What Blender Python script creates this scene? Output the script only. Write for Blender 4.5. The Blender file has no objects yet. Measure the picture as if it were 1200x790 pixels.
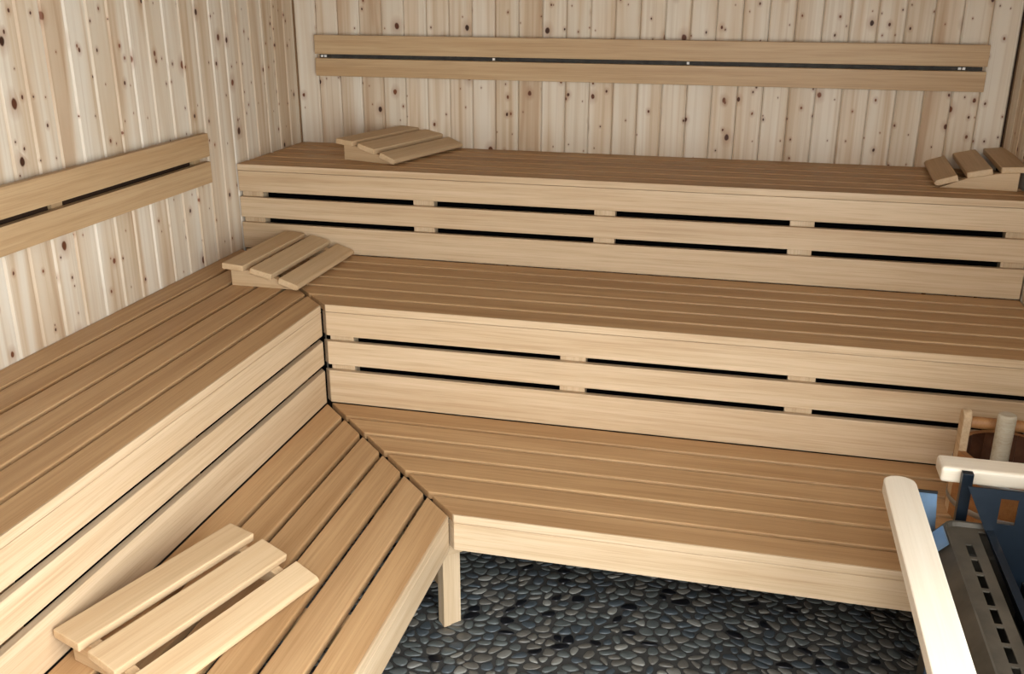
import bpy, bmesh, math, random
from mathutils import Matrix, Vector
random.seed(7)
S = bpy.context.scene
COL = S.collection

# ------------------------------------------------------------------ camera
F_PX, YAW, PITCH, ROLL = 1134.4924, -0.2345, -0.3468, 0.0033
cam_d = bpy.data.cameras.new('camera'); cam = bpy.data.objects.new('camera', cam_d); COL.objects.link(cam)
cam_d.sensor_fit = 'HORIZONTAL'; cam_d.sensor_width = 36.0; cam_d.lens = F_PX / 1200 * 36
cam_d.clip_start = 0.02
fw = Vector((math.sin(YAW) * math.cos(PITCH), math.cos(YAW) * math.cos(PITCH), math.sin(PITCH)))
rt = Vector((math.cos(YAW), -math.sin(YAW), 0)); up = rt.cross(fw)
r2 = rt * math.cos(ROLL) + up * math.sin(ROLL); u2 = up * math.cos(ROLL) - rt * math.sin(ROLL)
cam.matrix_world = Matrix(((r2.x, u2.x, -fw.x, 1.858), (r2.y, u2.y, -fw.y, -3.8772), (r2.z, u2.z, -fw.z, 1.6746), (0, 0, 0, 1)))
S.camera = cam

# ------------------------------------------------------------------ light and exposure
S.view_settings.view_transform = 'Standard'; S.view_settings.look = 'None'
S.view_settings.gamma = 1.0; S.view_settings.use_curve_mapping = False
S.view_settings.exposure = 0.0
S.cycles.max_bounces = 10; S.cycles.diffuse_bounces = 6; S.cycles.transparent_max_bounces = 12
world = bpy.data.worlds.new('overcast_sky'); S.world = world; world.use_nodes = True
bg = world.node_tree.nodes['Background']
bg.inputs['Color'].default_value = (0.93, 0.96, 1.0, 1); bg.inputs['Strength'].default_value = 14.4
# daylight comes in through unseen openings added to match the light: the doorway,
# a tall window beside it and a narrow window in the right wall
RL, RF, RH = 2.77, -3.22, 2.25                       # right wall x, front wall y, room height
DOOR = (1.06, 2.14, 0.0, 1.98)                       # x0, x1, z0, z1 of the doorway
WIN = (2.25, 2.75, 0.10, 2.05)                       # and of the added window to the right of it
SIDE = (-3.17, -2.62, 0.72, 2.00)                    # added window in the right wall beside the heater: y0, y1, z0, z1
DOOR_SWING = -52  # angle of the added leaf that keeps light out on the left
for q, org, rz in ((DOOR, ((DOOR[0] + DOOR[1]) / 2, RF - 0.002), 0), (WIN, ((WIN[0] + WIN[1]) / 2, RF - 0.002), 0), (SIDE, (RL + 0.002, (SIDE[0] + SIDE[1]) / 2), 90)):
    pl = bpy.data.lights.new('sky_portal', 'AREA'); pl.shape = 'RECTANGLE'   # portals only guide the sampling of the sky
    pl.size = q[1] - q[0]; pl.size_y = q[3] - q[2]; pl.cycles.is_portal = True
    po = bpy.data.objects.new('sky_portal', pl); COL.objects.link(po)
    po.location = (org[0], org[1], (q[2] + q[3]) / 2); po.rotation_euler = (math.radians(90), 0, math.radians(rz))

# ------------------------------------------------------------------ measured sizes (metres)
D3, D2, D1 = 0.5815, 1.172, 1.772                    # depth of the three steps from the back wall
W2, W1 = D2 - D3, D1 - D3                            # the left wing's steps
H1, H2, H3 = 0.3888, 0.7251, 1.0476                  # seat heights
T = 0.023                                            # seat plank thickness
Y_END = RF + 0.01                                         # where the left wing stops

# ------------------------------------------------------------------ helpers
def srgb(r, g, b):
    f = lambda c: (c / 255 / 12.92) if c / 255 <= 0.04045 else ((c / 255 + 0.055) / 1.055) ** 2.4
    return (f(r), f(g), f(b), 1)

def new_mat(name):
    m = bpy.data.materials.new(name); m.use_nodes = True
    nt = m.node_tree; b = nt.nodes['Principled BSDF']
    return m, nt, b

def nd(nt, typ, **kw):
    n = nt.nodes.new(typ)
    for k, v in kw.items():
        if k in n.inputs.keys() if isinstance(k, str) else False: n.inputs[k].default_value = v
        else: setattr(n, k, v)
    return n

def ramp(nt, stops):
    n = nt.nodes.new('ShaderNodeValToRGB'); e = n.color_ramp.elements
    while len(e) < len(stops): e.new(0.5)
    for i, (p, c) in enumerate(stops): e[i].position = p; e[i].color = c
    return n

def math_n(nt, op, a=None, b=None):
    n = nt.nodes.new('ShaderNodeMath'); n.operation = op
    for i, v in enumerate((a, b)):
        if v is None: continue
        if hasattr(v, 'is_linked') or hasattr(v, 'links'): nt.links.new(v, n.inputs[i])
        else: n.inputs[i].default_value = v
    return n.outputs[0]

def mixc(nt, fac, a, b, typ='MIX'):
    n = nt.nodes.new('ShaderNodeMix'); n.data_type = 'RGBA'; n.blend_type = typ
    for s, v in ((n.inputs[0], fac), (n.inputs[6], a), (n.inputs[7], b)):
        if hasattr(v, 'links'): nt.links.new(v, s)
        else: s.default_value = v
    return n.outputs[2]

def local_coords(nt):
    tc = nt.nodes.new('ShaderNodeTexCoord'); oi = nt.nodes.new('ShaderNodeObjectInfo')
    vm = nt.nodes.new('ShaderNodeVectorMath'); vm.operation = 'SCALE'; vm.inputs[0].default_value = (37.3, 17.9, 53.1)
    nt.links.new(oi.outputs['Random'], vm.inputs['Scale'])
    ad = nt.nodes.new('ShaderNodeVectorMath'); ad.operation = 'ADD'
    nt.links.new(tc.outputs['Object'], ad.inputs[0]); nt.links.new(vm.outputs[0], ad.inputs[1])
    return ad.outputs[0], oi.outputs['Random']

def stretched_noise(nt, vec, scale, detail=4, rough=0.55, dist=0.0):
    mp = nt.nodes.new('ShaderNodeMapping'); mp.inputs['Scale'].default_value = scale
    nt.links.new(vec, mp.inputs['Vector'])
    n = nt.nodes.new('ShaderNodeTexNoise'); n.inputs['Scale'].default_value = 1.0
    n.inputs['Detail'].default_value = detail; n.inputs['Roughness'].default_value = rough; n.inputs['Distortion'].default_value = dist
    nt.links.new(mp.outputs[0], n.inputs['Vector'])
    return n.outputs['Fac']

WOOD_DIM = (0.80, 0.78, 0.75, 1)                         # all the wood is dimmed a little to weaken the bounced light
def bench_wood(name, light, dark, rough=0.5, tone=0.10, grain=0.5):
    m, nt, b = new_mat(name)
    v, rnd = local_coords(nt)
    broad = stretched_noise(nt, v, (0.9, 16, 16), 3, 0.5, 0.6)
    fine = stretched_noise(nt, v, (5, 260, 260), 3, 0.6)
    rings = stretched_noise(nt, v, (1.2, 75, 75), 2, 0.5, 0.4)
    r = ramp(nt, [(0.30, dark), (0.66, light)]); nt.links.new(broad, r.inputs[0])
    g = ramp(nt, [(0.32, (0.80, 0.74, 0.67, 1)), (0.58, (1, 1, 1, 1))]); nt.links.new(rings, g.inputs[0])
    c = mixc(nt, grain, r.outputs[0], g.outputs[0], 'MULTIPLY')
    p = ramp(nt, [(0.36, (0.72, 0.66, 0.58, 1)), (0.52, (1, 1, 1, 1))]); nt.links.new(fine, p.inputs[0])
    c = mixc(nt, grain * 0.85, c, p.outputs[0], 'MULTIPLY')
    t = ramp(nt, [(0.0, (1 - tone, 1 - tone * 1.25, 1 - tone * 1.6, 1)), (0.5, (1, 1, 1, 1)), (1.0, (1 - tone * 0.4, 1 - tone * 0.6, 1 - tone, 1))])
    nt.links.new(rnd, t.inputs[0])
    c = mixc(nt, 1.0, c, t.outputs[0], 'MULTIPLY')
    c = mixc(nt, 1.0, c, WOOD_DIM, 'MULTIPLY')
    nt.links.new(c, b.inputs['Base Color'])
    b.inputs['Roughness'].default_value = rough
    b.inputs['Specular IOR Level'].default_value = 0.3
    bp = nt.nodes.new('ShaderNodeBump'); bp.inputs['Strength'].default_value = 0.08; bp.inputs['Distance'].default_value = 0.002
    nt.links.new(fine, bp.inputs['Height']); nt.links.new(bp.outputs[0], b.inputs['Normal'])
    return m

def pine_wood(name):
    m, nt, b = new_mat(name)
    v, rnd = local_coords(nt)
    broad = stretched_noise(nt, v, (0.6, 13, 3), 3, 0.5, 0.9)
    rings = stretched_noise(nt, v, (0.9, 60, 5), 2, 0.5, 0.5)
    r = ramp(nt, [(0.30, srgb(206, 180, 150)), (0.43, srgb(230, 214, 189)), (0.60, srgb(243, 236, 220))]); nt.links.new(broad, r.inputs[0])
    g = ramp(nt, [(0.36, (0.78, 0.70, 0.61, 1)), (0.50, (1, 1, 1, 1))]); nt.links.new(rings, g.inputs[0])
    c = mixc(nt, 0.45, r.outputs[0], g.outputs[0], 'MULTIPLY')
    t = ramp(nt, [(0.0, (0.92, 0.88, 0.83, 1)), (0.35, (1, 0.98, 0.96, 1)), (0.7, (0.96, 0.93, 0.90, 1)), (1.0, (1, 1, 1, 1))]); nt.links.new(rnd, t.inputs[0])
    c = mixc(nt, 1.0, c, t.outputs[0], 'MULTIPLY')
    # knots: one cell pattern, size and presence per cell, in real metres on the plank face
    def knots(scale, keep, rmin, rmax, shift):
        mp = nt.nodes.new('ShaderNodeMapping'); mp.inputs['Scale'].default_value = (scale * 0.8, scale * 1.15, 1); mp.inputs['Location'].default_value = (shift, shift * 2, 0)
        nt.links.new(v, mp.inputs['Vector'])
        ns = nt.nodes.new('ShaderNodeTexNoise'); ns.inputs['Scale'].default_value = 5.0; nt.links.new(mp.outputs[0], ns.inputs['Vector'])
        wob = mixc(nt, 0.05, mp.outputs[0], ns.outputs['Color'], 'ADD')
        vo = nt.nodes.new('ShaderNodeTexVoronoi'); vo.voronoi_dimensions = '2D'; vo.inputs['Scale'].default_value = 1.0
        nt.links.new(wob, vo.inputs['Vector'])
        sp = nt.nodes.new('ShaderNodeSeparateColor'); nt.links.new(vo.outputs['Color'], sp.inputs[0])
        present = math_n(nt, 'GREATER_THAN', sp.outputs[0], 1 - keep)
        rad = math_n(nt, 'ADD', math_n(nt, 'MULTIPLY', math_n(nt, 'POWER', sp.outputs[1], 2.0), rmax - rmin), rmin)
        q = math_n(nt, 'DIVIDE', vo.outputs['Distance'], rad)
        return q, present, sp.outputs[2]
    for sc, keep, a, z, sh in ((8.0, 0.62, 0.035, 0.105, 0.0), (14, 0.42, 0.03, 0.075, 3.7)):
        q, pres, hue = knots(sc, keep, a, z, sh)
        halo = ramp(nt, [(0.0, (1, 1, 1, 1)), (0.33, (0.75, 0.75, 0.75, 1)), (1.0, (0, 0, 0, 1))])
        nt.links.new(math_n(nt, 'DIVIDE', q, 3.0), halo.inputs[0])
        c = mixc(nt, math_n(nt, 'MULTIPLY', math_n(nt, 'MULTIPLY', halo.outputs[0], pres), 0.5), c, srgb(158, 104, 66))
        core = ramp(nt, [(0.70, (1, 1, 1, 1)), (1.0, (0, 0, 0, 1))]); nt.links.new(q, core.inputs[0])
        kc = ramp(nt, [(0.0, srgb(62, 38, 26)), (0.6, srgb(104, 62, 40)), (1.0, srgb(140, 88, 56))]); nt.links.new(hue, kc.inputs[0])
        c = mixc(nt, math_n(nt, 'MULTIPLY', core.outputs[0], pres), c, kc.outputs[0])
    c = mixc(nt, 1.0, c, WOOD_DIM, 'MULTIPLY')
    nt.links.new(c, b.inputs['Base Color'])
    b.inputs['Roughness'].default_value = 0.55; b.inputs['Specular IOR Level'].default_value = 0.25
    return m

def plain(name, col, rough=0.5, metal=0.0, spec=0.5, noise=0.0, nscale=30):
    m, nt, b = new_mat(name)
    b.inputs['Roughness'].default_value = rough; b.inputs['Metallic'].default_value = metal
    b.inputs['Specular IOR Level'].default_value = spec
    v, rnd = local_coords(nt)
    f = stretched_noise(nt, v, (nscale,) * 3, 4, 0.6)
    r = ramp(nt, [(0.3, tuple(x * (1 - noise) for x in col[:3]) + (1,)), (0.7, col)]); nt.links.new(f, r.inputs[0])
    nt.links.new(r.outputs[0], b.inputs['Base Color'])
    return m

M_SEAT = bench_wood('shaded_seat_wood', srgb(218, 181, 135), srgb(196, 157, 112), 0.5, 0.08)  # same wood as the fronts; shade on the seats put into its colour
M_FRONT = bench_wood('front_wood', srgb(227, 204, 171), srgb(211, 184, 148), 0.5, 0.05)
M_HEAD = bench_wood('headrest_wood', srgb(226, 200, 162), srgb(212, 182, 142), 0.5, 0.04, 0.35)
M_RAIL = bench_wood('pale_rail_wood', srgb(232, 222, 204), srgb(224, 210, 188), 0.5, 0.02, 0.15)
M_PINE = pine_wood('knotty_pine')
M_BATTEN = bench_wood('batten_wood', srgb(205, 180, 140), srgb(180, 150, 112))
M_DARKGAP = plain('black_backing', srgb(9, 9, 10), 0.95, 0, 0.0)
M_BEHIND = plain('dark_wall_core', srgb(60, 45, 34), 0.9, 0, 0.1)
M_STRIP = plain('grey_strip', srgb(150, 148, 142), 0.4, 0.6, 0.5, 0.2)
M_STEEL = plain('dusty_dark_steel', srgb(84, 76, 64), 0.55, 0.45, 0.5, 0.5, 14)
M_BLUE = plain('blue_black_steel', srgb(15, 26, 36), 0.4, 0.3, 0.5, 0.35, 18)
M_PLATE = plain('sky_tinted_plate', srgb(132, 158, 184), 0.30, 0.8, 0.5, 0.15, 12)  # plate steel with the blue of the reflected sky put into its colour
M_BLACK = plain('black_steel', srgb(16, 17, 20), 0.5, 0.3, 0.4, 0.3)
M_BUCKET = bench_wood('bucket_wood', srgb(190, 142, 92), srgb(160, 110, 68), 0.5, 0.12)
M_INNER = bench_wood('bucket_inner_wood', srgb(122, 84, 62), srgb(92, 60, 44), 0.45, 0.1)  # darker brown for the inner faces and the bottom
M_LADLE = bench_wood('ladle_wood', srgb(206, 198, 178), srgb(184, 174, 154), 0.6, 0.02)
M_GROUT = plain('floor_grout', srgb(66, 65, 62), 0.85, 0, 0.2, 0.3, 60)
M_STONE = [plain('pebble_grey_green', srgb(90, 95, 92), 0.45, 0, 0.5, 0.3, 45), plain('pebble_grey_brown', srgb(102, 99, 91), 0.45, 0, 0.5, 0.3, 45),
           plain('pebble_slate', srgb(72, 80, 84), 0.45, 0, 0.5, 0.3, 45), plain('pebble_light', srgb(126, 125, 117), 0.45, 0, 0.5, 0.25, 45),
           plain('pebble_black', srgb(22, 24, 28), 0.35, 0, 0.5, 0.3, 45)]
M_PLAIN = bench_wood('plain_wood_sheet', srgb(176, 146, 112), srgb(150, 122, 90))

def glass_mat():
    m, nt, b = new_mat('window_glass')
    out = nt.nodes['Material Output']
    tr = nt.nodes.new('ShaderNodeBsdfTransparent'); tr.inputs[0].default_value = (0.96, 0.98, 0.98, 1)
    gl = nt.nodes.new('ShaderNodeBsdfGlossy'); gl.inputs['Roughness'].default_value = 0.02
    mx = nt.nodes.new('ShaderNodeMixShader'); mx.inputs[0].default_value = 0.05
    nt.links.new(tr.outputs[0], mx.inputs[1]); nt.links.new(gl.outputs[0], mx.inputs[2])
    nt.links.new(mx.outputs[0], out.inputs['Surface'])
    return m
M_GLASS = glass_mat()

# ---- objects
def link(name, me, parent=None, M=None):
    o = bpy.data.objects.new(name, me); COL.objects.link(o)
    M = M or Matrix.Identity(4)
    if parent is not None:
        o.parent = parent; o.matrix_local = Matrix(parent['_inv']) @ M if False else PINV[parent.name] @ M
    else:
        o.matrix_local = M
    PINV[o.name] = o_world_inv(o, parent, M)
    return o
PINV = {}
def o_world_inv(o, parent, M): return M.inverted()

def thing(name, label, cat, M, group=None):
    o = bpy.data.objects.new(name, None); COL.objects.link(o); o.empty_display_size = 0.1
    o.matrix_local = M; PINV[o.name] = M.inverted()
    o['label'] = label; o['category'] = cat
    if group: o['group'] = group
    return o

def tag(o, label, cat, group=None):
    o['label'] = label; o['category'] = cat
    if group: o['group'] = group
    return o

def finish(bm, name, mat, smooth=False):
    bmesh.ops.recalc_face_normals(bm, faces=bm.faces)
    me = bpy.data.meshes.new(name); bm.to_mesh(me); bm.free()
    for m in (mat if isinstance(mat, list) else [mat]): me.materials.append(m)
    for p in me.polygons: p.use_smooth = smooth
    return me

def bevel_all(bm, w, seg=2):
    if w > 0:
        ed = [e for e in bm.edges if len(e.link_faces) == 2 and e.calc_face_angle(0) > 0.4]
        bmesh.ops.bevel(bm, geom=ed, offset=w, segments=seg, profile=0.6, affect='EDGES', clamp_overlap=True)

CACHE = {}
def box_mesh(L, W, H, mat, bev=0.003, seg=2):
    k = (round(L, 4), round(W, 4), round(H, 4), mat.name, bev, seg)
    if k not in CACHE:
        bm = bmesh.new(); bmesh.ops.create_cube(bm, size=1)
        for v in bm.verts: v.co = Vector((v.co.x * L, v.co.y * W, v.co.z * H))
        bevel_all(bm, bev, seg); CACHE[k] = finish(bm, 'board', mat)
    return CACHE[k]

def prism_mesh(poly, z0, z1, mat, bev=0.003, seg=2):
    bm = bmesh.new()
    lo = [bm.verts.new((x, y, z0)) for x, y in poly]; hi = [bm.verts.new((x, y, z1)) for x, y in poly]
    bm.faces.new(lo[::-1]); bm.faces.new(hi)
    n = len(poly)
    for i in range(n): bm.faces.new((lo[i], lo[(i + 1) % n], hi[(i + 1) % n], hi[i]))
    bmesh.ops.recalc_face_normals(bm, faces=bm.faces)
    bevel_all(bm, bev, seg)
    return finish(bm, 'prism', mat)

def Tr(x, y, z): return Matrix.Translation((x, y, z))
def Rz(a): return Matrix.Rotation(a, 4, 'Z')
def Ry(a): return Matrix.Rotation(a, 4, 'Y')
def Rx(a): return Matrix.Rotation(a, 4, 'X')

def box(name, x0, x1, y0, y1, z0, z1, mat, parent=None, bev=0.003, along='x', seg=2):
    """axis-aligned box; the grain (local x) runs along the given axis"""
    c = ((x0 + x1) / 2, (y0 + y1) / 2, (z0 + z1) / 2); dx, dy, dz = x1 - x0, y1 - y0, z1 - z0
    if along == 'x': me, R = box_mesh(dx, dy, dz, mat, bev, seg), Matrix.Identity(4)
    elif along == 'y': me, R = box_mesh(dy, dx, dz, mat, bev, seg), Rz(math.pi / 2)
    else: me, R = box_mesh(dz, dy, dx, mat, bev, seg), Ry(math.pi / 2)
    return link(name, me, parent, Tr(*c) @ R)

# ------------------------------------------------------------------ the room
def struct(o): o['kind'] = 'structure'; return o
PW, PT, PG = 0.0952, 0.014, 0.0012
def plank_wall(name, n, length_axis, place, core, H=None, start=0):
    wall = struct(core)
    me = None
    for i in range(start, start + n):
        M = place(i)
        if me is None:
            bm = bmesh.new(); h = (H or RH) / 2; w = PW / 2 - PG / 2; c = 0.0055
            prof = [(-w, 0), (-w, PT - c), (-w + c, PT), (w - c, PT), (w, PT - c), (w, 0)]
            a = [bm.verts.new((-h, y, z)) for y, z in prof]; b = [bm.verts.new((h, y, z)) for y, z in prof]
            for k in range(len(prof)):
                q = (k + 1) % len(prof); bm.faces.new((a[k], a[q], b[q], b[k]))
            bm.faces.new(a[::-1]); bm.faces.new(b)
            me = finish(bm, 'wall_plank', M_PINE)
        link('plank', me, wall, M)
    return wall
# plank local axes: x = up, y = across, z = out of the wall
def basis(X, Y, Z, o): return Matrix(((X[0], Y[0], Z[0], o[0]), (X[1], Y[1], Z[1], o[1]), (X[2], Y[2], Z[2], o[2]), (0, 0, 0, 1)))
core = box('wall_back', -0.1, RL + 0.1, PT, PT + 0.08, 0, RH, M_BEHIND, bev=0)
plank_wall('wall_back', 29, 'x', lambda i: basis((0, 0, 1), (1, 0, 0), (0, -1, 0), (0.001 + PW * (i + 0.5), PT, RH / 2)) @ Matrix.Identity(4), core)
core = box('wall_left', -PT - 0.08, -PT, RF, PT, 0, RH, M_BEHIND, bev=0)
plank_wall('wall_left', 34, 'y', lambda i: basis((0, 0, 1), (0, 1, 0), (1, 0, 0), (-PT, -0.0015 - PW * (i + 0.5), RH / 2)), core)
def right_core():
    bm = bmesh.new(); x0, x1 = RL + PT, RL + PT + 0.08
    for y0, y1, z0, z1 in ((SIDE[1], PT, 0, RH), (RF, SIDE[0], 0, RH), (SIDE[0], SIDE[1], 0, SIDE[2]), (SIDE[0], SIDE[1], SIDE[3], RH)):
        r = bmesh.ops.create_cube(bm, size=1)['verts']
        for v in r: v.co = Vector(((x0 + x1) / 2 + v.co.x * (x1 - x0), (y0 + y1) / 2 + v.co.y * (y1 - y0), (z0 + z1) / 2 + v.co.z * (z1 - z0)))
    return link('wall_right', finish(bm, 'wall_right', M_PLAIN))
right = right_core()
for n_, st_, z0_, z1_ in ((27, 0, 0, RH), (6, 27, 0, SIDE[2]), (6, 27, SIDE[3], RH)):
    plank_wall('wall_right', n_, 'y', lambda i: basis((0, 0, 1), (0, -1, 0), (-1, 0, 0), (RL + PT, -0.0015 - PW * (i + 0.5), (z0_ + z1_) / 2)), right, z1_ - z0_, st_)
struct(box('trim_1', -0.012, 0.0008, -0.0012, 0.012, 0, RH, M_PLAIN, bev=0, along='z'))       # fillets behind the plank edges in the corners
struct(box('trim_2', RL - 0.0008, RL + 0.012, -0.0012, 0.012, 0, RH, M_PLAIN, bev=0, along='z'))
struct(box('ceiling', -0.1, RL + 0.1, RF - 0.1, 0.1, RH, RH + 0.06, M_PLAIN, bev=0))
# front wall, around the unseen doorway and the added window
def front_wall():
    bm = bmesh.new()
    for x0, x1, z0, z1 in ((-0.1, DOOR[0], 0, RH), (DOOR[0], DOOR[1], DOOR[3], RH), (DOOR[1], WIN[0], 0, RH), (WIN[1], RL + 0.1, 0, RH), (WIN[0], WIN[1], 0, WIN[2]), (WIN[0], WIN[1], WIN[3], RH)):
        r = bmesh.ops.create_cube(bm, size=1)['verts']
        for v in r: v.co = Vector(((x0 + x1) / 2 + v.co.x * (x1 - x0), RF - 0.04 + v.co.y * 0.08, (z0 + z1) / 2 + v.co.z * (z1 - z0)))
    return struct(link('wall_front', finish(bm, 'wall_front', M_PLAIN)))
front_wall()
# unseen door leaf, added and swung outwards to block light from the left
leaf = struct(link('blocker_door_1', box_mesh(1.04, 0.045, DOOR[3] - 0.03, M_PLAIN, 0.003), None, Tr(DOOR[0] - 0.01, RF - 0.12, DOOR[3] / 2) @ Rz(math.radians(DOOR_SWING)) @ Tr(0.53, -0.025, 0.005)))
link('blocker_door_handle', box_mesh(0.03, 0.05, 0.30, M_BATTEN, 0.006), leaf, Tr(DOOR[0] - 0.01, RF - 0.12, DOOR[3] / 2) @ Rz(math.radians(DOOR_SWING)) @ Tr(0.97, 0.024, 0.0))
def window(nm, u0, u1, z0, z1, M):
    """frame and pane; local x along the wall, local y through it"""
    bm = bmesh.new(); f = 0.045
    for a, b_, c, d in ((u0, u0 + f, z0, z1), (u1 - f, u1, z0, z1), (u0 + f, u1 - f, z0, z0 + f), (u0 + f, u1 - f, z1 - f, z1)):
        r = bmesh.ops.create_cube(bm, size=1)['verts']
        for v in r: v.co = Vector(((a + b_) / 2 + v.co.x * (b_ - a), v.co.y * 0.05, (c + d) / 2 + v.co.z * (d - c)))
    w = struct(link(nm, finish(bm, 'window_frame', M_BATTEN), None, M))
    link('pane', box_mesh(u1 - u0 - 2 * f, 0.008, z1 - z0 - 2 * f, M_GLASS, 0), w, M @ Tr((u0 + u1) / 2, 0, (z0 + z1) / 2))
window('added_window_1', *WIN, Tr(0, RF - 0.04, 0))
window('added_window_2', *SIDE, Tr(RL + 0.045, 0, 0) @ Rz(math.pi / 2))

# ------------------------------------------------------------------ pebble floor
floor = struct(box('floor', -0.1, RL + 0.1, RF - 2.4, 0.1, -0.05, 0.0, M_GROUT, bev=0))
def pebbles():
    rnd = random.Random(11)
    X0, X1, Y0, Y1, P = 0.75, 2.74, -3.19, -0.95, 0.036
    nx, ny = int((X1 - X0) / P), int((Y1 - Y0) / (P * 0.9))
    pts = []
    for j in range(ny):
        for i in range(nx):
            pts.append([X0 + (i + 0.5 * (j % 2) + rnd.uniform(-0.46, 0.46)) * P, Y0 + (j + rnd.uniform(-0.46, 0.46)) * P * 0.9])
    # a slowly turning stretch makes the stones long, with a drift of direction
    def metric(x, y):
        a = 0.35 * math.sin(3.1 * x + 1.7 * y) - 0.25 + 0.4 * math.sin(2.3 * y - 1.1 * x)
        return math.cos(a), math.sin(a)
    K = 1.5
    cell = P * 2.2; grid = {}
    for k, (x, y) in enumerate(pts): grid.setdefault((int(x / cell), int(math.floor(y / cell))), []).append(k)
    stones = []
    for k, (x, y) in enumerate(pts):
        ca, sa = metric(x, y)
        def tol(dx, dy): return ((dx * ca + dy * sa) / K, -dx * sa + dy * ca)
        def tow(u, v): u *= K; return (u * ca - v * sa, u * sa + v * ca)
        poly = [(-.06, -.06), (.06, -.06), (.06, .06), (-.06, .06)]
        gx, gy = int(x / cell), int(math.floor(y / cell))
        nb = []
        for a in (-1, 0, 1):
            for b in (-1, 0, 1):
                for q in grid.get((gx + a, gy + b), ()):
                    if q != k: nb.append(tol(pts[q][0] - x, pts[q][1] - y))
        nb.sort(key=lambda t: t[0] ** 2 + t[1] ** 2)
        for nx_, ny_ in nb[:14]:
            d2 = (nx_ * nx_ + ny_ * ny_) / 2 - 0.0011 * math.sqrt(nx_ * nx_ + ny_ * ny_)
            new = []
            for i in range(len(poly)):
                p, q = poly[i], poly[(i + 1) % len(poly)]
                fp, fq = p[0] * nx_ + p[1] * ny_ - d2, q[0] * nx_ + q[1] * ny_ - d2
                if fp <= 0: new.append(p)
                if (fp < 0 < fq) or (fq < 0 < fp):
                    t = fp / (fp - fq); new.append((p[0] + (q[0] - p[0]) * t, p[1] + (q[1] - p[1]) * t))
            poly = new
            if len(poly) < 3: break
        if len(poly) < 3: continue
        poly = [tow(*p) for p in poly]
        cx = sum(p[0] for p in poly) / len(poly); cy = sum(p[1] for p in poly) / len(poly)
        # squeeze some stones along a direction of their own, then round: support points on 12 rays
        sa2 = rnd.uniform(0, math.pi); sq = rnd.choice((1, .95, .85, .72, .58)); c2, s2 = math.cos(sa2), math.sin(sa2)
        ring = []
        n = 12
        per = [0]
        for i in range(len(poly)):
            p, q = poly[i], poly[(i + 1) % len(poly)]; per.append(per[-1] + math.hypot(q[0] - p[0], q[1] - p[1]))
        if per[-1] < 0.03: continue
        samp = []
        for t in range(36):
            s = per[-1] * t / 36; i = max(a for a in range(len(poly)) if per[a] <= s)
            f = (s - per[i]) / max(1e-9, per[i + 1] - per[i]); p, q = poly[i], poly[(i + 1) % len(poly)]
            samp.append((p[0] + (q[0] - p[0]) * f, p[1] + (q[1] - p[1]) * f))
        for t in range(n):                                   # wide moving average rounds the corners
            i0 = t * 3; ws = range(-3, 4)
            mx = sum(samp[(i0 + w) % 36][0] for w in ws) / 7 - cx; my = sum(samp[(i0 + w) % 36][1] for w in ws) / 7 - cy
            u, v = mx * c2 + my * s2, (-mx * s2 + my * c2) * sq
            ring.append((u * c2 - v * s2, u * s2 + v * c2))
        stones.append((x + cx, y + cy, ring, rnd.choices((0, 1, 2, 3, 4), (34, 26, 20, 8, 9))[0], rnd.uniform(0.0020, 0.0042)))
    def geo(ring, h, ox=0, oy=0, oz=0):
        n = len(ring); V = []; Fc = []
        for f, z in ((1.0, -0.001), (0.95, h * 0.62), (0.80, h * 0.95)):
            V += [(ox + p[0] * f, oy + p[1] * f, oz + z) for p in ring]
        V.append((ox, oy, oz + h))
        for r in (0, 1):
            for i in range(n): Fc.append((r * n + i, r * n + (i + 1) % n, (r + 1) * n + (i + 1) % n, (r + 1) * n + i))
        for i in range(n): Fc.append((2 * n + i, 2 * n + (i + 1) % n, 3 * n))
        return V, Fc
    # which ones show largest: project and keep those in view and nearest
    inv = cam.matrix_world.inverted()
    order = []
    for k, s in enumerate(stones):
        q = inv @ Vector((s[0], s[1], 0)); u = 600 + F_PX * q.x / -q.z; v = 395 - F_PX * q.y / -q.z
        vis = u < 1085 and v < 792 and u > 440 and s[1] > -2.5 and not (u < 530 and v < 790 - (u - 455) * 1.9) and v > 655 + (u - 540) * .12
        order.append((not vis, -q.z, k))
    order.sort()
    single = set(k for nv, d, k in order[:300] if not nv)
    V, Fc, Mi = [], [], []
    for k, (x, y, ring, mi, h) in enumerate(stones):
        if k in single:
            v, f = geo(ring, h); me = bpy.data.meshes.new('pebble'); me.from_pydata(v, [], f); me.materials.append(M_STONE[mi])
            for p in me.polygons: p.use_smooth = True
            link('pebble', me, floor, Tr(x, y, 0))
        else:
            v, f = geo(ring, h, x, y, 0); o = len(V); V += v; Fc += [tuple(i + o for i in q) for q in f]; Mi += [mi] * len(f)
    me = bpy.data.meshes.new('pebble_bed'); me.from_pydata(V, [], Fc)
    for m in M_STONE: me.materials.append(m)
    me.polygons.foreach_set('material_index', Mi); me.polygons.foreach_set('use_smooth', [True] * len(Fc))
    o = link('pebble_bed', me, floor); o['kind'] = 'stuff'
pebbles()

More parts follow.
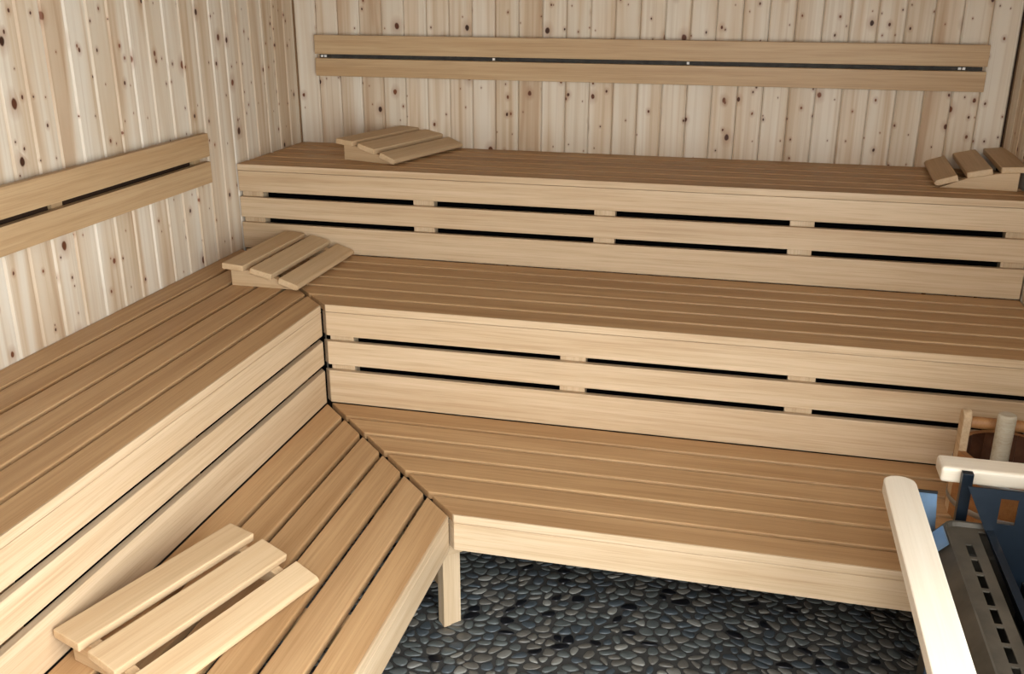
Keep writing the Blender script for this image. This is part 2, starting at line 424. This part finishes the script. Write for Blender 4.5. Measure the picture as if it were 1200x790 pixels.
# ------------------------------------------------------------------ benches
GP = 0.0170                                           # gap between seat planks
MG = 0.0108                                           # half of the mitre gap, measured along an axis
def seat_back(bench, yb, yf, H, mitre, x_right):
    """six seat planks along x, from the rear edge yb to the front edge yf (both negative)"""
    d = yb - yf; n = 6; w = (d - 0.003 - (n - 1) * GP) / n
    for i in range(n):
        a = yb - 0.003 - i * (w + GP); b = a - w + (NZ if i == n - 1 else 0)   # a rear, b front
        if mitre: xa, xb = -a - D3 + MG, -b - D3 + MG
        else: xa = xb = 0.006
        cx, cy = (min(xa, xb) + x_right) / 2, (a + b) / 2
        me = prism_mesh([(xb - cx, b - cy), (x_right - cx, b - cy), (x_right - cx, a - cy), (xa - cx, a - cy)], -T / 2, T / 2, M_SEAT, 0.004 if i < n - 1 else 0.002, 2)
        link('seat_plank', me, bench, Tr(cx, cy, H - T / 2))
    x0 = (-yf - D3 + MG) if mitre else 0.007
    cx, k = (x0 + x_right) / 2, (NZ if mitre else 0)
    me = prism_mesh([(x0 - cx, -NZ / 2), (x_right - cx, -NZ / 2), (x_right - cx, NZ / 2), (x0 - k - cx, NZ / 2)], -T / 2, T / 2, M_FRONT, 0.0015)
    link('edge_strip', me, bench, Tr(cx, yf + NZ / 2, H - T / 2))  # paler strip stands for the light on the plank's edge
def seat_left(bench, xb, xf, H, y_end):
    """six seat planks along y on the left wing, from the rear edge xb to the front edge xf"""
    d = xf - xb; n = 6; w = (d - 0.003 - (n - 1) * GP) / n
    for i in range(n):
        a = xb + 0.003 + i * (w + GP); b = a + w - (NZ if i == n - 1 else 0)
        ya, yb = -a - D3 - MG, -b - D3 - MG
        cx, cy = (a + b) / 2, (ya + y_end) / 2
        # local x runs along world -y: local = Rz(-90) frame
        pts = [(a, ya), (a, y_end), (b, y_end), (b, yb)]
        loc = [(-(y - cy), (x - cx)) for x, y in pts]
        me = prism_mesh(loc, -T / 2, T / 2, M_SEAT, 0.004 if i < n - 1 else 0.002, 2)
        link('seat_plank', me, bench, Tr(cx, cy, H - T / 2) @ Rz(-math.pi / 2))
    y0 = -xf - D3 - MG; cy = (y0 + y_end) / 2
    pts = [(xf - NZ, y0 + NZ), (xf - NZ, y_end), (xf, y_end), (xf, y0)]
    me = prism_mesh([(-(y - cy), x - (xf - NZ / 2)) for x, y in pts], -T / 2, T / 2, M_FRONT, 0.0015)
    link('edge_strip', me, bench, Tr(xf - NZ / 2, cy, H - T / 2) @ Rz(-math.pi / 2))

NZ = 0.006                                            # pale strip added on the front plank, its lit edge put into colour
BT = 0.020                                            # riser board thickness
def riser_back(bench, y, x0, x1, rows, names, spacers, mitre):
    for (z0, z1), nm in zip(rows, names):
        m = BT if mitre else 0.0
        cx, cz = (x0 + x1) / 2, (z0 + z1) / 2
        me = prism_mesh([(x0 - cx, -BT / 2), (x1 - cx, -BT / 2), (x1 - cx, BT / 2), (x0 - m - cx, BT / 2)], -(z1 - z0) / 2, (z1 - z0) / 2, M_FRONT, 0.0022)
        link(nm, me, bench, Tr(cx, y + BT / 2, cz))
    if spacers:
        zb, zt = rows[-1][0], rows[0][1]
        for a, b in spacers: box('upright', a, b, y + BT + 0.001, y + BT + 0.041, zb, zt, M_FRONT, bench, 0.001, 'z')
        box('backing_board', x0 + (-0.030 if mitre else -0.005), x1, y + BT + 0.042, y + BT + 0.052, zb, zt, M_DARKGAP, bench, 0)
def riser_left(bench, x, y0, y1, rows, names, spacers):
    for (z0, z1), nm in zip(rows, names):
        cy, cz = (y0 + y1) / 2, (z0 + z1) / 2
        pts = [(x - BT, y0 + BT), (x - BT, y1), (x, y1), (x, y0)]
        loc = [(-(yy - cy), (xx - (x - BT / 2))) for xx, yy in pts]
        me = prism_mesh(loc, -(z1 - z0) / 2, (z1 - z0) / 2, M_FRONT, 0.0022)
        link(nm, me, bench, Tr(x - BT / 2, cy, cz) @ Rz(-math.pi / 2))
    if spacers:
        zb, zt = rows[-1][0], rows[0][1]
        for a, b in spacers: box('upright', x - BT - 0.065, x - BT - 0.022, a, b, zb, zt, M_FRONT, bench, 0.001, 'z')
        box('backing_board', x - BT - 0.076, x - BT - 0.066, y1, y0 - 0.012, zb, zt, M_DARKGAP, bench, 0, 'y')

BG = 'tiered sauna benches'
XR = RL - 0.008
b3 = thing('sauna_bench', 'highest bench along the back wall, slatted front with two long dark slots', 'bench', Tr(1.4, -0.3, 0), BG)
seat_back(b3, 0.0, -D3, H3, False, XR)
riser_back(b3, -D3, 0.007, XR, [(0.9457, H3 - T - 0.0012), (0.8469, 0.9239), (H2 + 0.0008, 0.8259)], ['fascia_board', 'riser_board', 'riser_board'],
           [(0.009, 0.094), (0.693, 0.772), (1.361, 1.435), (2.024, 2.103), (2.692, XR)], False)
b2 = thing('sauna_bench', 'middle bench along the back, directly below the highest bench', 'bench', Tr(1.6, -0.9, 0), BG)
seat_back(b2, -D3, -D2, H2, True, XR)
riser_back(b2, -D2, W2 + MG, XR, [(0.6219, H2 - T - 0.0012), (0.5231, 0.6024), (H1 + 0.0008, 0.5017)], ['fascia_board', 'riser_board', 'riser_board'],
           [(W2 + 0.0125, 0.683), (1.359, 1.438), (2.032, 2.110), (2.692, XR)], True)
box('dark_gap_fill', W2 - 0.062, W2 - 0.024, -D2 + 0.024, -D2 + 0.060, H1 + 0.001, H2 - T - 0.002, M_DARKGAP, b2, 0, 'z')  # black filler added to keep the mitre gap dark
b1 = thing('sauna_bench', 'lowest bench step along the back, in front of the pebble floor', 'bench', Tr(1.9, -1.5, 0), BG)
seat_back(b1, -D2, -D1, H1, True, XR)
riser_back(b1, -D1, W1 + MG, XR, [(0.284, H1 - T - 0.0012)], ['fascia_board'], None, True)
l2 = thing('sauna_bench', 'middle bench along the left wall under the left backrest boards', 'bench', Tr(0.3, -2.2, 0), BG)
seat_left(l2, 0.0, W2, H2, Y_END)
riser_left(l2, W2, -D2 - MG, Y_END, [(0.6219, H2 - T - 0.0012), (0.5231, 0.6024), (H1 + 0.0008, 0.5017)], ['fascia_board', 'riser_board', 'riser_board'],
           [(-1.30, -1.22), (-1.96, -1.88), (-2.62, -2.54)])
l1 = thing('sauna_bench', 'lowest bench step on the left, with a headrest lying on its slats', 'bench', Tr(0.9, -2.6, 0), BG)
seat_left(l1, W2, W1, H1, Y_END)
riser_left(l1, W1, -D1 - MG, Y_END, [(0.284, H1 - T - 0.0012)], ['fascia_board'], None)
# bearers under the seats, the corner joist, its leg and stretcher
def frames():
    for x in (0.5, 1.4, 2.3): box('bearer', x, x + 0.05, -D3 + 0.08, -0.01, H3 - T - 0.06, H3 - T - 0.001, M_BATTEN, b3, 0.002, 'y')
    for x in (1.36, 2.03): box('bearer', x, x + 0.05, -D2 + 0.09, -D3 - 0.005, H2 - T - 0.06, H2 - T - 0.001, M_BATTEN, b2, 0.002, 'y')
    for x in (1.65, 2.25, 2.70): box('bearer', x, x + 0.05, -D1 + BT + 0.004, -D2 - 0.005, H1 - T - 0.06, H1 - T - 0.001, M_BATTEN, b1, 0.002, 'y')
    for y in (-1.9, -2.5, -3.1): box('bearer', 0.01, W2 - 0.09, y, y + 0.05, H2 - T - 0.06, H2 - T - 0.001, M_BATTEN, l2, 0.002)
    for y in (-2.25, -2.7, -3.15): box('bearer', W2 + 0.005, W1 - BT - 0.004, y, y + 0.05, H1 - T - 0.06, H1 - T - 0.001, M_BATTEN, l1, 0.002)
    s = 0.040
    c = Vector((W1 - s, -(D1 - s), 0)); R = Rz(math.radians(135))      # local +x runs back along the mitre
    def along(x, y, z): return Tr(c.x, c.y, 0) @ R @ Tr(x, y, z)
    link('corner_joist', prism_mesh([(0, 0.262), (0, H1 - T - 0.040), (0.72, H1 - T - 0.040), (0.72, 0.262)], -0.028, 0.028, M_BATTEN, 0.002), b1,
         Tr(c.x, c.y, 0) @ R @ Rx(math.pi / 2))
    link('leg', box_mesh(0.262, 0.053, 0.034, M_FRONT, 0.002), b1, along(0.019, -0.033, 0.1275) @ Ry(math.pi / 2))
    link('stretcher', box_mesh(0.62, 0.022, 0.055, M_BATTEN, 0.002), b1, along(0.345, -0.033, 0.125))
    link('leg', box_mesh(0.26, 0.053, 0.034, M_FRONT, 0.002), b1, along(0.672, -0.033, 0.1285) @ Ry(math.pi / 2))
    # wedge-ended cleat that steadies the leg under the front boards
    link('cleat', prism_mesh([(-0.03, 0.244), (0.060, 0.244), (0.088, 0.264), (0.088, 0.282), (-0.03, 0.282)], -0.012, 0.012, M_FRONT, 0.0015), b1,
         along(-0.0135, 0, 0) @ Rz(-math.pi / 2) @ Rx(math.pi / 2))
    box('leg', 2.66, 2.713, -D1 + BT + 0.006, -D1 + BT + 0.040, 0, 0.304, M_FRONT, b1, 0.002, 'z')
    for y in (-3.15,): box('leg', W1 - BT - 0.044, W1 - BT - 0.008, y, y + 0.053, 0, H1 - T - 0.062, M_FRONT, l1, 0.002, 'z')
frames()

# ------------------------------------------------------------------ backrests on the walls
def backrest_back():
    x0, x1 = 0.1043, 2.6665
    t = thing('wall_backrest', 'long two-board backrest fixed high on the back wall', 'backrest', Tr(1.38, 0, 1.33), 'wall backrests')
    for z0, z1 in ((1.4143, 1.4889), (1.3271, 1.3978)): box('backrest_board', x0, x1, -0.041, -0.019, z0, z1, M_SEAT_B, t, 0.002)
    for x in (0.135, 0.86, 1.62, 2.585): 
        b = box('batten', x - 0.022, x + 0.022, -0.0185, -0.0005, 1.335, 1.482, M_BATTEN, t, 0.001, 'z')
    box('edge_strip', x0 + 0.012, x1 - 0.012, -0.0205, -0.0187, 1.399, 1.4125, M_DSTRIP, t, 0)
    for x in (0.129, 0.144, 0.86, 1.62, 2.578, 2.592):
        o = link('clip', box_mesh(0.010, 0.006, 0.009, M_WHITE, 0.001), t, Tr(x, -0.025, 1.406))
M_SEAT_B = bench_wood('backrest_wood', srgb(218, 190, 150), srgb(202, 170, 128), 0.5, 0.05)
M_DSTRIP = plain('dull_strip', srgb(70, 66, 60), 0.7, 0.0, 0.2, 0.5, 40)
M_WHITE = plain('white_clip', srgb(225, 222, 214), 0.4)
backrest_back()
def backrest_left():
    y0, y1 = Y_END, -0.8205
    t = thing('wall_backrest', 'two-board backrest on the left wall above the left bench', 'backrest', Tr(0, -2.0, 1.02), 'wall backrests')
    for z0, z1 in ((1.116, 1.1955), (1.024, 1.0984)): box('backrest_board', 0.019, 0.041, y0, y1, z0, z1, M_SEAT_B, t, 0.002, 'y')
    box('backing_strip', 0.0005, 0.004, y0, y1 - 0.01, 1.08, 1.135, M_BEHIND, t, 0, 'y')  # dark strip added behind the gap between the boards
    for y in (-0.875, -1.60, -2.35, -2.95): box('batten', 0.0045, 0.0185, y - 0.022, y + 0.022, 1.03, 1.19, M_BATTEN, t, 0.001, 'z')
backrest_left()

# ------------------------------------------------------------------ headrests
PROF = [((0.2754, 0.0837), (0.1989, 0.0775)), ((0.1733, 0.0726), (0.0970, 0.0550)), ((0.0705, 0.0454), (0.0001, 0.0215))]
HL, ST = 0.4752, 0.0205
def headrest(x, y, deg, z, label, inset=0.024):
    t = thing('headrest', label, 'headrest', Tr(x, y, z) @ Rz(math.radians(deg)), 'wooden sauna headrests')
    base = Tr(x, y, z) @ Rz(math.radians(deg))
    low = []
    for i, ((sb, zb), (sf, zf)) in enumerate(PROF):
        w = math.hypot(sb - sf, zb - zf); a = math.atan2(zb - zf, sb - sf)
        n = (-math.sin(a), math.cos(a))
        mid = ((sb + sf) / 2 - n[0] * ST / 2, (zb + zf) / 2 - n[1] * ST / 2)
        # slat: local x along its length, y across (towards the high side), z up
        M = base @ Tr(mid[0], 0, mid[1]) @ Ry(-a) @ Rz(math.pi / 2)
        if i == 2:      # the lowest slat has a rounded nose
            pr = [(-w / 2, -ST / 2), (w / 2 - 0.012, -ST / 2), (w / 2 - 0.004, -ST / 2 + 0.004), (w / 2, 0.0), (w / 2 - 0.003, ST / 2 - 0.004), (w / 2 - 0.010, ST / 2), (-w / 2, ST / 2)]
            bm = bmesh.new(); A = [bm.verts.new((-HL / 2, p[0], p[1])) for p in pr]; B = [bm.verts.new((HL / 2, p[0], p[1])) for p in pr]
            bm.faces.new(A); bm.faces.new(B[::-1])
            for k in range(len(pr)): q = (k + 1) % len(pr); bm.faces.new((A[k], B[k], B[q], A[q]))
            bmesh.ops.recalc_face_normals(bm, faces=bm.faces); bevel_all(bm, 0.0015, 1)
            me = finish(bm, 'nose_slat', M_HEAD)
            link('slat', me, t, base @ Tr(mid[0], 0, mid[1]) @ Ry(-a) @ Rz(math.pi / 2) if False else base @ Tr(mid[0], 0, mid[1]) @ Ry(-a) @ Rz(math.pi / 2))
        else:
            link('slat', box_mesh(HL, w, ST, M_HEAD, 0.0035), t, M)
        low += [(sb - n[0] * ST, zb - n[1] * ST), (sf - n[0] * ST, zf - n[1] * ST)]
    # side cheeks under the slats
    zmin = 0.0005
    top = [(s, max(zmin + 0.002, zz - 0.0005)) for s, zz in low[:5]]
    pts = [(0.022, zmin), (0.258, zmin), (0.258, top[0][1])] + [(0.199, top[1][1])] + top[2:5]
    # keep the outline monotone from back to front
    pts = [(0.022, zmin), (0.258, zmin), (0.258, 0.0837 - ST - 0.0018), top[1], top[2], top[3], top[4]]
    for sgn in (-1, 1):
        yy = sgn * (HL / 2 - inset - 0.013)
        me = prism_mesh(pts, -0.013, 0.013, M_HEAD, 0.001, 1)
        link('side_cheek', me, t, base @ Tr(0, yy, 0) @ Rx(math.pi / 2))
    return t
headrest(0.666, -0.255, -195.7, H3, 'wooden headrest on the highest bench against the back wall, near left corner')
headrest(2.495, -0.175, -3.8, H3, 'wooden headrest on right end of highest bench, its pale side facing out', 0.004)
headrest(0.470, -0.837, -180.4, H2, 'wooden headrest on the middle bench in the inner left corner')
headrest(0.931, -2.376, -196.9, H1, 'large wooden headrest in front on the lowest left bench')

# ------------------------------------------------------------------ bucket and ladle on the lowest bench
def lathe(prof, n, mat, cap=True, smooth=True):
    bm = bmesh.new(); rings = []
    for r, z in prof: rings.append([bm.verts.new((r * math.cos(2 * math.pi * i / n), r * math.sin(2 * math.pi * i / n), z)) for i in range(n)])
    for a, b in zip(rings, rings[1:]):
        for i in range(n): bm.faces.new((a[i], a[(i + 1) % n], b[(i + 1) % n], b[i]))
    if cap: bm.faces.new(rings[0][::-1]); bm.faces.new(rings[-1])
    me = finish(bm, 'turned', mat, False)
    if smooth:
        for p in me.polygons: p.use_smooth = len(p.vertices) == 4
    return me
def bucket():
    cx, cy, z = 2.578, -1.43, H1
    t = thing('sauna_bucket', 'wooden sauna bucket with round bar handle on the low bench behind heater rail', 'bucket', Tr(cx, cy, z))
    n = 18; R, th, h = 0.130, 0.016, 0.180
    for i in range(n):
        a = 2 * math.pi * i / n
        tall = i in (0, n // 2)
        hh = 0.286 if tall else h
        w = 2 * R * math.tan(math.pi / n) * 0.99
        wi = w * (R - th) / R
        if tall:
            me = prism_mesh([(-w / 2, 0), (w / 2, 0), (w / 2, hh - 0.014), (w / 4, hh - 0.003), (0, hh), (-w / 4, hh - 0.003), (-w / 2, hh - 0.014)], -0.020, 0.0, M_FRONT, 0.003)
            link('handle_stave', me, t, Tr(cx, cy, z) @ Rz(a) @ Tr(R, 0, 0) @ basis((0, 1, 0), (0, 0, 1), (1, 0, 0), (0, 0, 0)))
        else:
            bm = bmesh.new()
            P = [(R - th, -wi / 2), (R, -w / 2), (R, w / 2), (R - th, wi / 2)]
            lo = [bm.verts.new((p[0], p[1], 0)) for p in P]; hi = [bm.verts.new((p[0], p[1], hh)) for p in P]
            bm.faces.new(lo[::-1]); bm.faces.new(hi)
            for k in range(4): bm.faces.new((lo[k], lo[(k + 1) % 4], hi[(k + 1) % 4], hi[k]))
            me = finish(bm, 'stave', [M_BUCKET, M_INNER])
            for p in me.polygons:
                if p.center.x < R - th + 0.001: p.material_index = 1
            link('stave', me, t, Tr(cx, cy, z) @ Rz(a))
    link('bucket_bottom', lathe([(0.112, 0.012), (0.112, 0.026)], 24, M_INNER), t, Tr(cx, cy, z))
    for zz in (0.035, 0.125): link('hoop', lathe([(R + 0.0028, zz), (R + 0.0042, zz + 0.002), (R + 0.0042, zz + 0.014), (R + 0.0028, zz + 0.016)], 36, M_STRIP, False), t, Tr(cx, cy, z))
    link('bar_handle', lathe([(0.014, -0.114), (0.0155, -0.110), (0.0155, 0.110), (0.014, 0.114)], 20, M_BUCKET), t, Tr(cx, cy, z + 0.252) @ Ry(math.pi / 2))
bucket()
def ladle():
    x, y, z = 2.533, -1.500, H1 + 0.027
    t = thing('ladle', 'pale round wooden handle standing upright in the bucket', 'ladle', Tr(x, y, z))
    link('handle', lathe([(0.018, 0.06), (0.0205, 0.10), (0.0215, 0.275), (0.0205, 0.281), (0.017, 0.284)], 24, M_LADLE), t, Tr(x, y, z))
    link('bowl', lathe([(0.018, 0.0), (0.024, 0.006), (0.026, 0.03), (0.026, 0.06), (0.018, 0.0605)], 20, M_LADLE), t, Tr(x, y, z))
ladle()

# ------------------------------------------------------------------ heater and its guard rail
def guard():
    t = thing('heater_guard', 'pale wooden guard rail on steel posts around the dark heater', 'guard rail', Tr(2.25, -2.3, 0))
    zt = 0.758
    # side rail: long flat board with a rounded far end
    x0, x1, yb, yf = 2.178, 2.240, -2.016, -2.80
    r = 0.029
    poly = [(x0, yf), (x1, yf)]
    for cx, cy, a0 in ((x1 - r, yb - r, 0), (x0 + r, yb - r, 90)):
        for k in range(5): a = math.radians(a0 + k * 22.5); poly.append((cx + r * math.cos(a), cy + r * math.sin(a)))
    mx, my = (x0 + x1) / 2, (yb + yf) / 2
    loc = [((y - my), -(x - mx)) for x, y in poly]
    link('side_rail', prism_mesh(loc, -0.013, 0.013, M_RAIL, 0.003), t, Tr(mx, my, zt - 0.013) @ Rz(math.pi / 2))
    # back rail: thicker, rounded board
    link('back_rail', box_mesh(RL - 0.01 - 2.300, 0.064, 0.034, M_RAIL, 0.010, 4), t, Tr((2.300 + RL - 0.01) / 2, -1.929, zt - 0.015))
    box('post', 2.336, 2.357, -1.982, -1.965, 0.0, zt + 0.002, M_BLUE, t, 0.001, 'z')
    box('post', 2.70, 2.721, -1.982, -1.965, 0.0, zt + 0.002, M_BLUE, t, 0.001, 'z')
    # folded steel uprights that carry the side rail
    link('upright_plate', prism_mesh([(2.218, 0.650), (2.296, 0.640), (2.312, 0.640), (2.312, 0.644), (2.293, 0.650), (2.286, 0.728), (2.218, 0.728)], -0.002, 0.002, M_PLATE, 0.0005, 1), t,
         Tr(0, -2.018, 0) @ Rx(math.pi / 2))
    box('plate_edge', 2.226, 2.2865, -2.021, -2.015, 0.7285, 0.733, M_BLACK, t, 0.0005)
    # its folded flange along the heater's shoulder, reflected sky put into its blue
    link('flange', prism_mesh([(2.2625, 0.6465), (2.2645, 0.6465), (2.2965, 0.6815), (2.2945, 0.6815)], 2.062, 2.130, M_PLATE, 0.0, 1), t, Rx(math.pi / 2))
    link('upright_plate', prism_mesh([(0.006, 0.0), (0.060, 0.0), (0.060, 0.731), (0.006, 0.731)], -0.002, 0.002, M_BLUE, 0.0005, 1), t, Tr(2.181, -2.55, 0) @ Rx(math.pi / 2))
guard()

def heater():
    X0, X1, YB, YF, ZT = 2.300, 2.735, -2.030, -2.765, 0.680
    t = thing('sauna_heater', 'dark dusty steel sauna heater with slotted top rim in right foreground', 'heater', Tr(2.52, -2.4, 0))
    # casing: four walls, open at the top, chamfered up to the deck
    bm = bmesh.new()
    def ring(x0, x1, yb, yf, z, r, n=5):
        out = []
        for cx, cy, a0 in ((x1 - r, yb - r, 0), (x0 + r, yb - r, 90), (x0 + r, yf + r, 180), (x1 - r, yf + r, 270)):
            for k in range(n): a = math.radians(a0 + k * 90 / (n - 1)); out.append(bm.verts.new((cx + r * math.cos(a), cy + r * math.sin(a), z)))
        return out
    ch = 0.026
    rings = [ring(X0, X1, YB + 0.002, YF, 0.05, 0.012), ring(X0, X1, YB + 0.002, YF, 0.60, 0.012), ring(X0 - ch, X1, YB + 0.004, YF, 0.606, 0.03), ring(X0 - ch, X1, YB + 0.004, YF, ZT - 0.032, 0.03), ring(X0, X1 - 0.006, YB, YF + 0.006, ZT, 0.026),
             ring(X0 + 0.004, X1 - 0.010, YB - 0.004, YF + 0.010, ZT - 0.001, 0.024), ring(X0 + 0.006, X1 - 0.012, YB - 0.006, YF + 0.012, ZT - 0.010, 0.022)]
    for a, b in zip(rings, rings[1:]):
        for i in range(len(a)): bm.faces.new((a[i], a[(i + 1) % len(a)], b[(i + 1) % len(b)], b[i]))
    link('casing', finish(bm, 'casing', M_STEEL, False), t)
    # deck: sunk plate with a row of slots along the left side, built round the slots
    zd = ZT - 0.010; bm = bmesh.new()
    def slab(x0, x1, y0, y1, z0=zd - 0.003, z1=zd):
        r = bmesh.ops.create_cube(bm, size=1)['verts']
        for v in r: v.co = Vector(((x0 + x1) / 2 + v.co.x * (x1 - x0), (y0 + y1) / 2 + v.co.y * (y1 - y0), (z0 + z1) / 2 + v.co.z * (z1 - z0)))
    xs0, xs1, xi = 2.3310, 2.3445, 2.364
    slab(X0 + 0.006, xs0, YF + 0.012, YB - 0.006)
    slab(xs1, xi, YF + 0.012, YB - 0.072)
    pitch = 0.0525; y = YB - 0.072
    slab(xs0, xs1, y, YB - 0.006); slab(xs1, xi, YB - 0.072, YB - 0.006)
    while y - pitch > YF + 0.03:
        slab(xs0, xs1, y - pitch, y - 0.0440); y -= pitch
    slab(xs0, xs1, YF + 0.012, y)
    slab(xi, X1 - 0.012, YB - 0.018, YB - 0.006)
    slab(xi, X1 - 0.012, YF + 0.012, YF + 0.05)
    slab(X1 - 0.05, X1 - 0.012, YF + 0.05, YB - 0.03)
    link('slotted_deck', finish(bm, 'slotted_deck', M_STEEL), t)
    # black interior
    bm = bmesh.new()
    def wall(x0, x1, y0, y1, z0, z1):
        r = bmesh.ops.create_cube(bm, size=1)['verts']
        for v in r: v.co = Vector(((x0 + x1) / 2 + v.co.x * (x1 - x0), (y0 + y1) / 2 + v.co.y * (y1 - y0), (z0 + z1) / 2 + v.co.z * (z1 - z0)))
    wall(X0 + 0.004, X1 - 0.02, YF + 0.02, YB - 0.012, 0.30, 0.31)
    wall(X0 + 0.004, X0 + 0.008, YF + 0.02, YB - 0.012, 0.31, ZT - 0.05)
    link('liner', finish(bm, 'liner', M_BLACK), t)
    # stone basket: rear plate with a slot, sloping sides, upright bars
    yb = YB - 0.022
    def plate(poly_out, hole, name, M):
        bm = bmesh.new()
        for s in (0, 0.003):
            pass
        # ring of quads round the hole: left, right, above, below pieces as prisms
        bm.free()
        xs, ys = [p[0] for p in poly_out], [p[1] for p in poly_out]
        hx0, hx1, hy0, hy1 = hole
        (ax, az), (bx, bz), (cx_, cz), (dx, dz) = poly_out         # bottom-left, bottom-right, top-right, top-left
        lerp = lambda z, p, q: p[0] + (q[0] - p[0]) * (z - p[1]) / (q[1] - p[1])
        L = lambda z: lerp(z, (ax, az), (dx, dz)); R = lambda z: lerp(z, (bx, bz), (cx_, cz))
        pieces = [[(ax, az), (bx, bz), (R(hy0), hy0), (L(hy0), hy0)], [(L(hy1), hy1), (R(hy1), hy1), (cx_, cz), (dx, dz)],
                  [(L(hy0), hy0), (hx0, hy0), (hx0, hy1), (L(hy1), hy1)], [(hx1, hy0), (R(hy0), hy0), (R(hy1), hy1), (hx1, hy1)]]
        bm = bmesh.new()
        for pc in pieces:
            lo = [bm.verts.new((x, z, -0.0015)) for x, z in pc]; hi = [bm.verts.new((x, z, 0.0015)) for x, z in pc]
            bm.faces.new(lo[::-1]); bm.faces.new(hi)
            for k in range(4): bm.faces.new((lo[k], lo[(k + 1) % 4], hi[(k + 1) % 4], hi[k]))
        link(name, finish(bm, name, M_BLUE), t, M)
    plate([(2.474, 0.47), (2.62, 0.47), (2.71, 0.7685), (2.331, 0.7685)], (2.393, 2.425, 0.695, 0.750), 'basket_back', Tr(0, yb, 0) @ Rx(math.pi / 2))
    # sloping side plates
    for sgn, xt, xb in ((1, 2.3765, 2.474), (-1, 2.683, 2.62)):
        bm = bmesh.new()
        P = [(xt, 0.678), (xt + 0.014 * sgn, 0.680), (xb + 0.004 * sgn, 0.47), (xb, 0.47)]
        a = [bm.verts.new((x, yb - 0.003, z)) for x, z in P]; b = [bm.verts.new((x, YF + 0.06, z)) for x, z in P]
        bm.faces.new(a); bm.faces.new(b[::-1])
        for k in range(4): bm.faces.new((a[k], b[k], b[(k + 1) % 4], a[(k + 1) % 4]))
        link('basket_side', finish(bm, 'basket_side', M_BLUE), t)
    for k in range(6):
        x = 2.452 + k * 0.037
        box('heating_rod', x, x + 0.006, YF + 0.08, yb - 0.02, 0.50, 0.585, M_BLACK, t, 0.002, 'y')
heater()
